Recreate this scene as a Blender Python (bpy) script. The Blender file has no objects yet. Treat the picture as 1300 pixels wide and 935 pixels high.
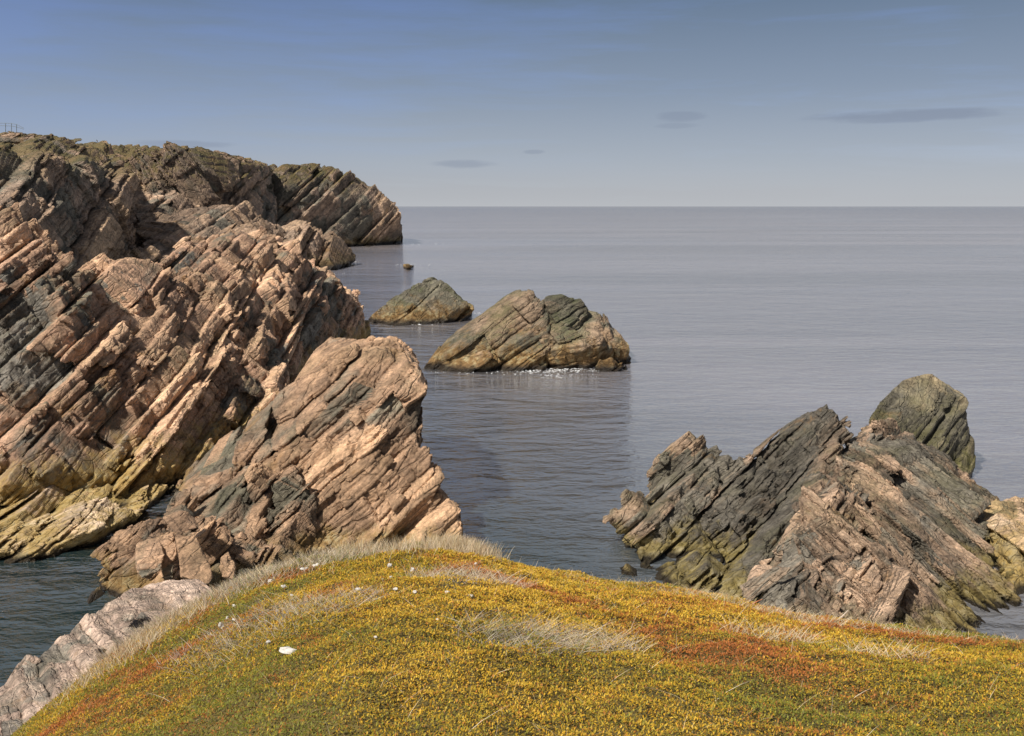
import bpy, bmesh, math, random, time
from concurrent.futures import ThreadPoolExecutor
import numpy as np
from mathutils import Vector
T0 = time.time()
random.seed(7); RNG = np.random.default_rng(11)
sc = bpy.context.scene
col = sc.collection
R = math.radians

# ------------------------------------------------------------------ camera numbers
HC = 12.0; F = 1150.0; TH = math.atan((467.5-262)/F)
def ray(px, py):
    x = (px-650)/F; v = -(py-467.5)/F
    return np.array([x, math.cos(TH)+v*math.sin(TH), -math.sin(TH)+v*math.cos(TH)])
def P(px, py, Y):
    d = ray(px, py); d = d*(Y/d[1]); return (d[0], d[1], HC+d[2])
def W(px, py, z=0.0):
    d = ray(px, py); t = (z-HC)/d[2]; d = d*t; return (d[0], d[1], z)
def pix(x, y, z):
    z = z-HC; f = y*math.cos(TH)-z*math.sin(TH); u = y*math.sin(TH)+z*math.cos(TH)
    return 650+F*x/f, 467.5-F*u/f

# ------------------------------------------------------------------ tags
def tag(o, label=None, cat=None, group=None, kind=None):
    if label: o['label'] = label
    if cat: o['category'] = cat
    if group: o['group'] = group
    if kind: o['kind'] = kind
    return o

def mesh_obj(name, verts, faces, mat, parent=None, smooth=False, attrs=None):
    """verts (N,3), faces (M,k) array -> one linked mesh object"""
    me = bpy.data.meshes.new(name)
    verts = np.asarray(verts, np.float32); faces = np.asarray(faces, np.int32)
    k = faces.shape[1]
    me.vertices.add(len(verts)); me.vertices.foreach_set('co', verts.ravel())
    me.loops.add(faces.size); me.loops.foreach_set('vertex_index', faces.ravel())
    me.polygons.add(len(faces))
    me.polygons.foreach_set('loop_start', np.arange(0, faces.size, k, dtype=np.int32))
    me.polygons.foreach_set('loop_total', np.full(len(faces), k, np.int32))
    me.polygons.foreach_set('use_smooth', np.full(len(faces), smooth, bool))
    for an, typ, data in (attrs or []):
        at = me.attributes.new(an, typ, 'POINT')
        key = {'FLOAT_VECTOR': 'vector', 'FLOAT_COLOR': 'color', 'FLOAT': 'value'}[typ]
        at.data.foreach_set(key, np.asarray(data, np.float32).ravel())
    me.update(calc_edges=True)
    me.materials.append(mat)
    o = bpy.data.objects.new(name, me); col.objects.link(o); o.parent = parent
    return o

# ------------------------------------------------------------------ hashing and noise
def hsh(a, b=0, c=0, s=0):
    with np.errstate(over='ignore'):
        h = (np.asarray(a).astype(np.int64)*73856093) ^ (np.asarray(b).astype(np.int64)*19349663) ^ (np.asarray(c).astype(np.int64)*83492791) ^ (s*2654435761)
        h = h.astype(np.uint32)
        h ^= h >> np.uint32(16); h = h*np.uint32(0x7feb352d); h ^= h >> np.uint32(15)
        h = h*np.uint32(0x846ca68b); h ^= h >> np.uint32(16)
    return h.astype(np.float32)*np.float32(1/4294967296.0)
def vnoise(p, f, s=0):
    q = p*f; i = np.floor(q); t = (q-i).astype(np.float32); i = i.astype(np.int64)
    t = t*t*(3-2*t)
    r = 0
    for dx in (0, 1):
        wx = t[:, 0] if dx else 1-t[:, 0]
        for dy in (0, 1):
            wy = t[:, 1] if dy else 1-t[:, 1]
            for dz in (0, 1):
                wz = t[:, 2] if dz else 1-t[:, 2]
                r = r + wx*wy*wz*hsh(i[:, 0]+dx, i[:, 1]+dy, i[:, 2]+dz, s)
    return r-0.5
_tab = {}
def table(T, seed):
    k = (T, seed)
    if k not in _tab:
        r = np.random.default_rng(seed)
        w = T*np.exp(r.normal(-.1, .8, 6000)); w = np.clip(w, T*.25, T*3.4)
        b = np.cumsum(w); _tab[k] = (b - b[3000]).astype(np.float32)
    return _tab[k]
def split(v, tab):
    i = np.searchsorted(tab, v); i = np.clip(i, 1, len(tab)-1)
    lo = tab[i-1]; hi = tab[i]
    return i, (v-lo)/(hi-lo), np.minimum(v-lo, hi-v)

class Rock:
    """bedded, jointed rock: how the surface of a hull is broken into slabs and blocks"""
    def __init__(s, normal, scale=1.0, amp=1.0, seed=1, warp=.5, spin=0, long=1.0, tidy=1.0, thin=1.0):
        c = np.array(normal, float); c /= np.linalg.norm(c)
        a = np.cross([0, 1, 0.15], c); a /= np.linalg.norm(a)
        b = np.cross(c, a)
        ca, sa = math.cos(R(spin)), math.sin(R(spin))
        s.A = (a*ca+b*sa).astype(np.float32); s.B = (-a*sa+b*ca).astype(np.float32); s.C = c.astype(np.float32)
        s.scale = scale; s.seed = seed; s.warp = warp*scale; s.amp = amp
        k = scale
        # thickness, joint spacings, block amplitude, layer amplitude, tilt, groove depth, groove width
        s.lv = [(1.25*k*thin, 2.3*k*long, 1.9*k*long, .66*k*amp, .34*k*amp, 1.0*k*amp, .32*k*amp, .08*k),
                (.42*k*thin, .95*k*long, .80*k, .27*k*amp, .13*k*amp, .42*k*amp, .12*k*amp, .045*k),
                (.15*k*thin, .36*k*long, .33*k, .08*k*amp, .05*k*amp, .12*k*amp, .04*k*amp, .03*k)]
        s.max = 1.12*k*amp
    def bed(s, p):
        w = np.stack([vnoise(p, .16/s.scale, s.seed+5), vnoise(p, .16/s.scale, s.seed+6), vnoise(p, .16/s.scale, s.seed+7)], 1)*2.2*s.warp
        q = p+w.astype(np.float32)
        return q@s.A, q@s.B, q@s.C
    def disp(s, p, info=False):
        a, b, c = s.bed(p); d = np.zeros(len(p), np.float32); out = []
        for n, (T, La, Lb, amp, lamp, tilt, gr, gw) in enumerate(s.lv):
            sd = s.seed*17+n*101
            li, tc, dc = split(c, table(T, sd))
            sa = (hsh(li, 1, 0, sd)-.5)*La*400; sb = (hsh(li, 2, 0, sd)-.5)*Lb*400
            ai, ta, da = split(a+sa+.22*(tc-.5)*T, table(La, sd+1))
            bi, tb, db = split(b+sb-.3*(tc-.5)*T+.3*(ta-.5)*La*(hsh(ai, li, 3, sd)-.5), table(Lb, sd+2))
            h = hsh(li, ai, bi, sd+3); hl = hsh(li, 5, 0, sd)
            d += amp*(h-.5)+lamp*(hl-.5)
            d += tilt*((ta-.5)*(hsh(li, ai, bi, sd+4)-.5)+(tb-.5)*(hsh(li, ai, bi, sd+5)-.5)+(tc-.5)*(hsh(li, ai, bi, sd+6)-.2))
            dm = np.minimum(dc, np.minimum(da, db)*1.3)
            g = np.clip(1-dm/gw, 0, 1)*(hsh(li, ai, bi, sd+7)*.9+.25)
            d -= gr*g
            if info and n < 2: out += [h, hl]
        d += (.12-np.abs(vnoise(p, .55/s.scale, s.seed+31)))*.8*s.scale*s.amp
        d += (.1-np.abs(vnoise(p, 1.7/s.scale, s.seed+35)))*.17*s.scale*s.amp
        d += vnoise(p, 5./s.scale, s.seed+33)*.035*s.scale*s.amp
        if info: return d, out, (a, b, c)
        return d

def hull(*pts, down=()):
    pts = [tuple(map(float, q)) for q in pts]+[(q[0], q[1], -3.0) for q in down]
    bm = bmesh.new()
    for q in pts: bm.verts.new(q)
    bmesh.ops.convex_hull(bm, input=bm.verts, use_existing_faces=False)
    bm.normal_update()
    cen = np.mean([v.co for v in bm.verts if v.link_faces], axis=0)
    pl = []
    for f in bm.faces:
        n = np.array(f.normal); d = n@np.array(f.verts[0].co)
        if n@cen > d: n, d = -n, -d
        if not any(abs(n@m-1) < 1e-4 and abs(d-e) < 1e-3 for m, e in pl): pl.append((n, d))
    bm.free()
    return np.array([p[0] for p in pl], np.float32), np.array([p[1] for p in pl], np.float32)

def hull_f(hulls, p, sm=.0):
    r = np.full(len(p), 1e9, np.float32)
    for N, D in hulls: r = np.minimum(r, (p@N.T-D).max(1))
    return r

def pts_in(S, Y, Q):
    return np.stack([S*Y, Y, HC+Q*Y], -1).astype(np.float32)

YS = 1.9
def build_rock(name, groups, mat, sr, yr, qr, step=1.3, smooth=False, zcut=-1.0):
    """groups: [(Rock, [hull...], tone)]; grid graded with distance; surface nets"""
    t0 = time.time(); K = 4
    dl = step/906.0
    def ax(lo, hi): return int(math.ceil((hi-lo)/dl/K))*K
    dy = dl*YS; nx, ny, nz = ax(*sr), int(math.ceil(math.log(yr[1]/yr[0])/dy/K))*K, ax(*qr)
    sx = (sr[0]+dl*np.arange(nx)).astype(np.float32)
    yy = (yr[0]*np.exp(dy*np.arange(ny))).astype(np.float32)
    qz = (qr[0]+dl*np.arange(nz)).astype(np.float32)
    Fv = np.full((nx, ny, nz), 1.0, np.float32)
    S, Y, Q = np.meshgrid(sx[::K]+dl*1.5, yy[::K]*(1+1.5*dy), qz[::K]+dl*1.5, indexing='ij')
    cp = pts_in(S, Y, Q).reshape(-1, 3)
    rad = (Y.reshape(-1)*dl*K*1.35)
    best = np.full(len(cp), 1e9, np.float32); act = np.zeros(len(cp), bool)
    for rk, hs, tone in groups:
        for k0 in range(0, len(cp), 400000):
            b = hull_f(hs, cp[k0:k0+400000]); sl = slice(k0, k0+400000)
            best[sl] = np.minimum(best[sl], b)
            act[sl] |= np.abs(b) < rk.max+rad[sl]
        # cells deep inside another group are solid whatever this one does
    deep = best < -(max(g[0].max for g in groups)+rad)
    act &= ~deep
    act &= cp[:, 2] > zcut-rad
    sgn = np.where(best < 0, -1.0, 1.0).astype(np.float32)
    sgn[cp[:, 2] < zcut-rad] = 1.0
    sgn = sgn.reshape(nx//K, ny//K, nz//K)
    V = Fv.reshape(nx//K, K, ny//K, K, nz//K, K)
    V[:] = sgn[:, None, :, None, :, None]
    ai, aj, ak = np.nonzero(act.reshape(sgn.shape))
    off = np.stack(np.meshgrid(range(K), range(K), range(K), indexing='ij'), -1).reshape(-1, 3)
    CH = 3000
    def work(c0):
        I = (ai[c0:c0+CH, None]*K+off[None, :, 0]).ravel(); J = (aj[c0:c0+CH, None]*K+off[None, :, 1]).ravel(); L = (ak[c0:c0+CH, None]*K+off[None, :, 2]).ravel()
        p = pts_in(sx[I], yy[J], qz[L])
        f = np.full(len(p), 1e9, np.float32)
        for rk, hs, tone in groups:
            b = hull_f(hs, p); m = b < rk.max
            g = b.copy()
            near = m & (b > -rk.max) & (b-rk.max < f)
            if near.any(): g[near] = b[near]-rk.disp(p[near])
            f = np.minimum(f, g)
        f = np.maximum(f, zcut-p[:, 2])
        Fv[I, J, L] = f
    for rk, hs, tone in groups: rk.disp(np.zeros((2, 3), np.float32))
    with ThreadPoolExecutor(4) as ex: list(ex.map(work, range(0, len(ai), CH)))
    t1 = time.time()
    Sg = Fv < 0
    cnt = np.zeros((nx-1, ny-1, nz-1), np.uint8)
    for a in (0, 1):
        for b in (0, 1):
            for c in (0, 1): cnt += Sg[a:nx-1+a, b:ny-1+b, c:nz-1+c]
    i, j, k = np.nonzero((cnt > 0) & (cnt < 8)); del cnt
    idm = np.full((nx-1, ny-1, nz-1), -1, np.int32); idm[i, j, k] = np.arange(len(i))
    acc = np.zeros((len(i), 3), np.float32); n = np.zeros(len(i), np.float32)
    for axis in range(3):
        for u in (0, 1):
            for v in (0, 1):
                o = [0, 0, 0]; o[(axis+1) % 3] = u; o[(axis+2) % 3] = v
                o2 = list(o); o2[axis] = 1
                f0 = Fv[i+o[0], j+o[1], k+o[2]]; f1 = Fv[i+o2[0], j+o2[1], k+o2[2]]
                m = (f0 < 0) != (f1 < 0)
                t = np.where(m, f0/np.where(m, f0-f1, 1), 0)
                for ax_ in range(3):
                    acc[:, ax_] += np.where(m, (t if ax_ == axis else o[ax_]), 0)
                n += m
    acc /= n[:, None]
    gs = sr[0]+dl*(i+acc[:, 0]); gy = yr[0]*np.exp(dy*(j+acc[:, 1])); gq = qr[0]+dl*(k+acc[:, 2])
    vert = pts_in(gs.astype(np.float32), gy.astype(np.float32), gq.astype(np.float32))
    faces = []
    for axis in range(3):
        b_, c_ = (axis+1) % 3, (axis+2) % 3
        lo = [slice(None)]*3; hi = [slice(None)]*3
        lo[axis] = slice(0, -1); hi[axis] = slice(1, None)
        A = Sg[tuple(lo)]; B = Sg[tuple(hi)]
        I = np.array(np.nonzero(A != B))
        ok = (I[b_] >= 1) & (I[c_] >= 1) & (I[b_] < Sg.shape[b_]-1) & (I[c_] < Sg.shape[c_]-1) & (I[axis] < Sg.shape[axis]-1)
        I = I[:, ok]; ins = A[I[0], I[1], I[2]]
        q = []
        for db, dc in ((-1, -1), (0, -1), (0, 0), (-1, 0)):
            o = I.copy(); o[b_] += db; o[c_] += dc
            q.append(idm[o[0], o[1], o[2]])
        q = np.array(q).T
        q = np.where(ins[:, None], q, q[:, ::-1])
        faces.append(q)
    faces = np.concatenate(faces); faces = faces[(faces >= 0).all(1)]
    # keep the big pieces only (drop floating crumbs)
    t2 = time.time()
    lab = np.arange(len(vert), dtype=np.int32)
    for _ in range(60):
        l2 = lab.copy(); lf = lab[faces]
        m = lf.min(1); k_ = (lf.max(1) != m)
        if not k_.any(): break
        lf = lf[k_]; m = m[k_]
        for c in range(4): np.minimum.at(l2, lf[:, c], m)
        for _k in range(3): l2 = l2[l2]
        if (l2 == lab).all(): break
        lab = l2
    size = np.bincount(lab, minlength=len(vert)); big = size[lab] > max(300, .01*size.max())
    print('  eval %.1f nets %.1f label %.1f it %d' % (t1-t0, t2-t1, time.time()-t2, _))
    keep = big[faces].all(1); faces = faces[keep]
    used = np.zeros(len(vert), bool); used[faces] = True
    rm = np.cumsum(used)-1; faces = rm[faces]; vert = vert[used]
    # attributes
    N = len(vert); T = np.zeros((N, 4), np.float32); BD = np.zeros((N, 3), np.float32); bestf = np.full(N, 1e9, np.float32)
    for rk, hs, tone in groups:
        b = hull_f(hs, vert)
        with ThreadPoolExecutor(4) as ex: rs = list(ex.map(lambda k: rk.disp(vert[k:k+60000], True), range(0, N, 60000)))
        d = np.concatenate([r[0] for r in rs]); o = [np.concatenate([r[1][q] for r in rs]) for q in range(4)]
        a_, b_, c_ = [np.concatenate([r[2][q] for r in rs]) for q in range(3)]
        f = b-d; m = f < bestf; bestf[m] = f[m]
        T[m, 0] = (.55*o[0]+.45*o[1])[m]; T[m, 1] = o[2][m]; T[m, 2] = o[3][m]; T[m, 3] = tone
        BD[m] = np.stack([a_, b_, c_], 1)[m]/rk.scale
    ob = mesh_obj(name, vert, faces, mat, smooth=smooth, attrs=[('tints', 'FLOAT_COLOR', T), ('bed', 'FLOAT_VECTOR', BD)])
    print('ROCK %s grid %s verts %d %.1fs (act %d)' % (name, (nx, ny, nz), N, time.time()-t0, len(ai)))
    return ob

# ------------------------------------------------------------------ node helpers
class NT:
    def __init__(s, mat):
        mat.use_nodes = True; s.t = mat.node_tree; s.t.nodes.clear()
    def n(s, typ, **kw):
        nd = s.t.nodes.new(typ)
        for k, v in kw.items():
            if k == 'inp':
                for a, b in v.items():
                    if hasattr(b, 'is_output') or isinstance(b, bpy.types.NodeSocket): s.t.links.new(b, nd.inputs[a])
                    else: nd.inputs[a].default_value = b
            else: setattr(nd, k, v)
        return nd
    def math(s, op, a, b=0.0, c=None, clamp=False):
        nd = s.n('ShaderNodeMath', operation=op, use_clamp=clamp, inp={0: a, 1: b})
        if c is not None:
            if isinstance(c, bpy.types.NodeSocket): s.t.links.new(c, nd.inputs[2])
            else: nd.inputs[2].default_value = c
        return nd.outputs[0]
    def mix(s, f, a, b, blend='MIX'):
        nd = s.n('ShaderNodeMix', data_type='RGBA', blend_type=blend, clamp_factor=True)
        for idx, v in ((0, f), (6, a), (7, b)):
            if isinstance(v, bpy.types.NodeSocket): s.t.links.new(v, nd.inputs[idx])
            else: nd.inputs[idx].default_value = v if idx == 0 else (tuple(v)+(1,) if len(v) == 3 else v)
        return nd.outputs[2]
    def ramp(s, f, stops, interp='LINEAR'):
        nd = s.n('ShaderNodeValToRGB', inp={0: f}); cr = nd.color_ramp; cr.interpolation = interp
        while len(cr.elements) < len(stops): cr.elements.new(.5)
        for e, (p, c) in zip(cr.elements, stops):
            e.position = p; e.color = (c, c, c, 1) if isinstance(c, (int, float)) else tuple(c)+(1,)
        return nd.outputs[0]
    def noise(s, vec, sc, det=4, rough=.55, dist=0, out=0):
        return s.n('ShaderNodeTexNoise', inp={'Vector': vec, 'Scale': sc, 'Detail': det, 'Roughness': rough, 'Distortion': dist}).outputs[out]
    def scale(s, vec, v):
        return s.n('ShaderNodeVectorMath', operation='MULTIPLY', inp={0: vec, 1: v}).outputs[0]

def rock_mat(name, grey, brown, pink, hot, k=1.0, tide=(1.6, .35), ochre=(.30, .19, .065), moss=.3, mossc=(.10, .11, .035),
             grass=0., grassz=18., pale=.5, mix_pink=.5, bump=1.0, dark=0.55):
    m = bpy.data.materials.new(name); T = NT(m)
    at = T.n('ShaderNodeAttribute', attribute_name='tints'); bd = T.n('ShaderNodeAttribute', attribute_name='bed').outputs['Vector']
    sep = T.n('ShaderNodeSeparateColor', inp={0: at.outputs['Color']})
    t0, t1, t2 = sep.outputs[0], sep.outputs[1], sep.outputs[2]; tone = at.outputs['Alpha']
    geo = T.n('ShaderNodeNewGeometry'); pos = geo.outputs['Position']
    xyz = T.n('ShaderNodeSeparateXYZ', inp={0: pos}); z = xyz.outputs[2]
    nz = T.n('ShaderNodeSeparateXYZ', inp={0: geo.outputs['Normal']}).outputs[2]
    n1 = T.noise(pos, .22/k, 5, .6); n2 = T.noise(pos, 1.3/k, 6, .65)
    strat = T.noise(T.scale(bd, (.35, .35, 5.5)), 1.0, 6, .65, .4)
    strat2 = T.noise(T.scale(bd, (1.5, 1.5, 22.)), 1.0, 4, .7, .3)
    # which blocks are pink/orange and which grey: big patches + per-block + tone of the group
    v = T.math('ADD', T.math('MULTIPLY', t0, .55), T.math('MULTIPLY', t1, .30))
    v = T.math('ADD', v, T.math('MULTIPLY', n1, 1.25)); v = T.math('ADD', v, T.math('MULTIPLY', strat, .5))
    v = T.math('ADD', v, tone); v = T.math('SUBTRACT', v, 1.30-mix_pink)
    c = T.ramp(v, [(.0, tuple(x*.85 for x in grey)), (.34, grey), (.42, brown), (.55, pink), (.80, hot)])
    # light and dark streaks along the bedding, light per-block value
    vv = T.math('ADD', T.math('MULTIPLY', t2, .5), T.math('MULTIPLY', strat2, .9))
    c = T.mix(1.0, c, T.ramp(vv, [(.22, .42), (.62, 1.0), (.95, 1.6)]), 'MULTIPLY')
    c = T.mix(1.0, c, T.ramp(n2, [(.32, .52), (.52, 1.0), (.70, 1.4)]), 'MULTIPLY')
    fine = T.noise(pos, 9./k, 6, .7)
    c = T.mix(1.0, c, T.ramp(fine, [(.30, .55), (.5, 1.0), (.72, 1.45)]), 'MULTIPLY')
    # pale lichen / quartz veins
    q = T.noise(T.scale(bd, (.8, .8, 3.)), 1.6, 6, .75, .8)
    c = T.mix(T.math('MULTIPLY', T.ramp(q, [(.60, 0.), (.70, 1.)]), pale), c, tuple(min(.62, x*2.1) for x in brown))
    # dark stain (black lichen, seep lines)
    q2 = T.noise(T.scale(pos, (1., 1., .45)), .9/k, 7, .7, .6)
    c = T.mix(T.math('MULTIPLY', T.ramp(q2, [(.53, 0.), (.66, 1.)]), dark), c, tuple(x*.36 for x in brown))
    # rusty spots
    q3 = T.noise(pos, .55/k, 6, .7, .3)
    c = T.mix(T.math('MULTIPLY', T.ramp(q3, [(.60, 0.), (.70, 1.)]), .5), c, (.30, .16, .05))
    if moss:
        q4 = T.noise(pos, .35/k, 6, .65, .2); up = T.ramp(nz, [(.25, .15), (.75, 1.)])
        c = T.mix(T.math('MULTIPLY', T.math('MULTIPLY', T.ramp(q4, [(.47, 0.), (.60, 1.)]), up), moss), c, mossc)
    if tide:
        zt, zb = tide
        zn = T.math('ADD', z, T.math('MULTIPLY', T.math('SUBTRACT', T.noise(T.scale(pos, (1., 1., .5)), 1.3/k, 9, .78), .5), zt*3.0))
        och = T.ramp(T.noise(pos, 2.2/k, 5, .7), [(.35, tuple(x*.35 for x in ochre)), (.5, ochre), (.68, (.42, .36, .20))])
        fo = T.n('ShaderNodeMapRange', inp={0: zn, 1: zt*1.15, 2: zt*.55, 3: 0., 4: .85}).outputs[0]
        c = T.mix(fo, c, och)
        zn2 = T.math('ADD', z, T.math('MULTIPLY', T.math('SUBTRACT', T.noise(pos, 1.5/k, 4, .6), .5), zb*1.2))
        fb = T.n('ShaderNodeMapRange', inp={0: zn2, 1: zb*1.25, 2: zb*.5, 3: 0., 4: .95}).outputs[0]
        c = T.mix(fb, c, (.018, .014, .010)); rough = T.math('SUBTRACT', .88, T.math('MULTIPLY', fb, .5))
    else: rough = .88
    if grass:
        q5 = T.noise(pos, .09, 6, .7); 
        g = T.math('MULTIPLY', T.n('ShaderNodeMapRange', inp={0: T.math('ADD', nz, T.math('MULTIPLY', q5, .5)), 1: .72, 2: 1.0}).outputs[0],
                   T.n('ShaderNodeMapRange', inp={0: T.math('ADD', z, T.math('MULTIPLY', q5, 10.)), 1: grassz+2, 2: grassz+7}).outputs[0])
        gc = T.ramp(T.noise(pos, .25, 6, .7), [(.35, (.06, .06, .02)), (.5, (.12, .095, .03)), (.65, (.17, .11, .04))])
        c = T.mix(T.math('MULTIPLY', g, grass), c, gc)
    # bump
    h = T.math('ADD', T.math('MULTIPLY', T.noise(T.scale(bd, (1.2, 1.2, 14.)), 1.0, 8, .7, .5), 1.0), T.math('MULTIPLY', T.noise(pos, 3.0/k, 9, .72), .8))
    vor = T.n('ShaderNodeTexVoronoi', feature='DISTANCE_TO_EDGE', inp={'Vector': T.scale(T.n('ShaderNodeVectorMath', operation='ADD', inp={0: bd, 1: T.scale(T.noise(bd, 2.5, 3, out=1), (.25, .25, .12))}).outputs[0], (1.5, 1.7, 4.2)), 'Scale': 1.0}).outputs[0]
    h = T.math('ADD', h, T.math('MULTIPLY', T.ramp(vor, [(0., 0.), (.06, 1.)]), .30))
    vr2 = T.n('ShaderNodeTexVoronoi', feature='DISTANCE_TO_EDGE', inp={'Vector': T.scale(T.n('ShaderNodeVectorMath', operation='ADD', inp={0: bd, 1: T.scale(T.noise(bd, 1.1, 3, out=1), (.6, .6, .3))}).outputs[0], (.55, .6, 1.5)), 'Scale': 1.0}).outputs[0]
    h = T.math('ADD', h, T.math('MULTIPLY', T.ramp(vr2, [(0., 0.), (.03, 1.)]), .5))
    b = T.n('ShaderNodeBump', inp={'Height': h, 'Strength': 1.0, 'Distance': .17*k*bump})
    bs = T.n('ShaderNodeBsdfPrincipled', inp={'Base Color': c, 'Roughness': rough, 'Normal': b.outputs[0], 'Specular IOR Level': .3})
    o = T.n('ShaderNodeOutputMaterial', inp={0: bs.outputs[0]})
    return m

def simple_mat(name, colr, rough=.8, noise=0., sc=8., spec=.3):
    m = bpy.data.materials.new(name); T = NT(m); tc = T.n('ShaderNodeNewGeometry').outputs['Position']
    c = T.mix(T.ramp(T.noise(tc, sc, 5, .65), [(.3, 0.), (.7, 1.)]), tuple(x*(1-noise) for x in colr), tuple(min(.9, x*(1+noise)) for x in colr))
    bs = T.n('ShaderNodeBsdfPrincipled', inp={'Base Color': c, 'Roughness': rough, 'Specular IOR Level': spec})
    T.n('ShaderNodeOutputMaterial', inp={0: bs.outputs[0]}); return m

GREY = (.175, .158, .130); BROWN = (.26, .20, .145); PINK = (.40, .25, .185); HOT = (.52, .33, .22)
M_cliff = rock_mat('bedded pink and grey rock', GREY, (.225, .165, .115), (.36, .222, .145), (.52, .34, .215), tide=(1.9, .5), ochre=(.42, .28, .085), moss=.25, mix_pink=.50, dark=.7)
M_crag = rock_mat('orange brown sandstone', (.155, .138, .10), (.225, .168, .115), (.335, .215, .135), (.43, .275, .165), tide=(.8, .2), moss=.15, mix_pink=.50, dark=.5)
M_out = rock_mat('grey and rose slab rock', (.15, .134, .105), (.215, .168, .12), (.32, .222, .15), (.47, .33, .22), tide=(.7, .2), ochre=(.26, .2, .06), moss=.3, mossc=(.11, .11, .03), mix_pink=.45)
M_back = rock_mat('smooth olive slab rock', (.105, .095, .07), (.15, .13, .085), (.21, .17, .105), (.26, .20, .125), tide=(1.1, .3), ochre=(.13, .12, .035), moss=.35, mossc=(.15, .14, .04), mix_pink=.3)
M_stack = rock_mat('olive brown sea rock', (.11, .10, .072), (.155, .125, .085), (.23, .165, .11), (.29, .20, .125), k=1.3, tide=(1.9, .5), ochre=(.22, .125, .04), moss=.5, mossc=(.075, .09, .028), mix_pink=.30)
M_head = rock_mat('dark bedded headland rock', (.125, .112, .086), (.20, .155, .115), (.27, .19, .135), (.34, .235, .15), k=5., tide=(2.6, 1.0), ochre=(.15, .10, .04), moss=.1, mossc=(.10, .085, .03), grass=.85, grassz=18., pale=.35, mix_pink=.45, bump=.9)
M_ledge = rock_mat('pale pink streaked ledge rock', (.27, .235, .19), (.36, .285, .22), (.45, .33, .255), (.54, .41, .32), k=.5, tide=None, moss=.15, mix_pink=.6, dark=.3)
M_yell = rock_mat('weedy golden shore rock', (.25, .2, .11), (.40, .28, .14), (.52, .36, .22), (.60, .46, .33), tide=(.9, .25), ochre=(.42, .29, .09), moss=.2, mix_pink=.55)

# ------------------------------------------------------------------ far headland (terrain)
RH = Rock((-.62, -.18, .76), scale=5.0, amp=.46, seed=3, warp=.25, long=1.4, thin=.8)
RH2 = Rock((-.35, -.35, .87), scale=4.6, amp=.5, seed=4, warp=.35, long=1.2, thin=.7)
RH3 = Rock((.75, -.2, .62), scale=5.0, amp=.8, seed=5, warp=.25, long=1.5, thin=.6)
h1 = hull(P(345,212,268), P(395,209,280), P(430,215,285), P(468,236,290), P(498,256,292), P(506,270,291), W(512,309), W(450,313), P(340,325,250), P(360,235,262), P(495,262,310), P(395,212,330), P(500,268,335),
          down=[P(395,212,330), P(500,268,335), W(512,309), W(450,313), P(340,325,250), P(345,212,300)])
h2 = hull(P(120,184,225), P(190,196,222), P(240,193,230), P(290,205,240), P(350,212,275), P(350,330,215), P(180,350,165), P(240,330,185), P(100,330,165), P(120,184,300), P(350,212,310), down=[P(350,330,215), P(180,350,165), P(100,330,165)])
h2b = hull(P(172,200,212), P(215,193,208), P(262,192,214), P(300,207,228), P(308,232,222), P(262,258,207), P(235,262,203), P(190,240,200), P(162,215,205), P(215,193,245), P(300,207,255), P(200,262,235))
h2c = hull(P(300,208,235), P(345,210,262), P(350,240,258), P(300,262,225), P(290,235,222), P(320,215,280))
h3 = hull(P(-120,176,130), P(0,171,150), P(62,171,165), P(132,184,188), P(-120,205,118), P(0,200,127), P(80,205,142), P(150,215,168), P(-100,340,100), P(30,350,108), P(110,345,126), P(170,335,150), P(132,186,230), P(-120,176,230), down=[P(-100,340,100), P(30,350,108), P(170,335,150)])
h3b = hull(P(62,225,140), P(110,212,150), P(165,232,166), P(150,300,145), P(75,310,125), P(55,260,132), P(120,230,190))
h4 = hull(P(175,262,196), P(225,272,190), P(262,268,196), P(300,262,205), P(345,290,205), P(262,300,172), P(170,320,150), P(200,345,150), P(200,262,230), down=[P(200,345,150)])
h5 = hull(P(262,300,160), P(300,292,168), P(340,296,172), P(362,290,176), P(392,295,178), P(415,306,180), P(438,322,181), W(446,331), W(412,344), P(300,360,150), P(362,290,196), P(330,292,200), down=[W(446,331), W(412,344), P(300,360,150), P(362,290,196)])
headland = build_rock('headland', [(RH, [h1, h2c], 0.0), (RH2, [h3, h2], .02), (RH2, [h3b], .1), (RH3, [h2b], -.05), (RH, [h4], .08), (Rock((-.5,-.2,.8), 3.4, .85, 9, long=1.5), [h5], .12)],
                      M_head, (-.62, -.09), (100, 345), (-.11, .09), step=1.15, zcut=-1)
tag(headland, 'dark bedded headland cliff with grassy top reaching out to the sea horizon', 'cliff', kind='structure')

# ------------------------------------------------------------------ near left cliff (terrain)
C1 = Rock((-.58, -.26, .77), scale=1.9, amp=.68, seed=113, warp=.13, long=.75, thin=.8)
C2 = Rock((-.58, -.20, .78), scale=2.2, amp=.66, seed=114, warp=.13, long=.75, thin=.8)
l1 = hull(P(-150,262,46), P(0,274,44), P(24,292,43.5), P(58,312,43), P(92,345,42.5), P(-150,610,34), P(100,600,35.2), P(30,600,34.2), P(205,600,37.5), P(100,470,38.5), P(0,420,37.5), P(-150,262,75), P(60,312,60), down=[P(-150,610,34), P(205,600,37.5)])
l2 = hull(P(88,346,43.5), P(130,334,46), P(165,337,48), P(205,347,50), P(300,380,54), P(110,430,40.5), P(215,595,37.5), P(90,600,35.5), P(330,560,43), P(400,500,52), P(130,336,70), P(205,350,70), down=[P(215,595,37.5), P(330,560,43), P(90,600,35.5)])
l3 = hull(P(205,347,52), P(240,312,60), P(288,300,64), P(345,309,67), P(378,330,68), P(240,370,52), P(345,400,56), P(400,450,62), P(330,540,45), P(215,592,38.5), P(240,312,85), P(345,309,90), down=[P(330,540,45), P(400,450,62)])
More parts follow.
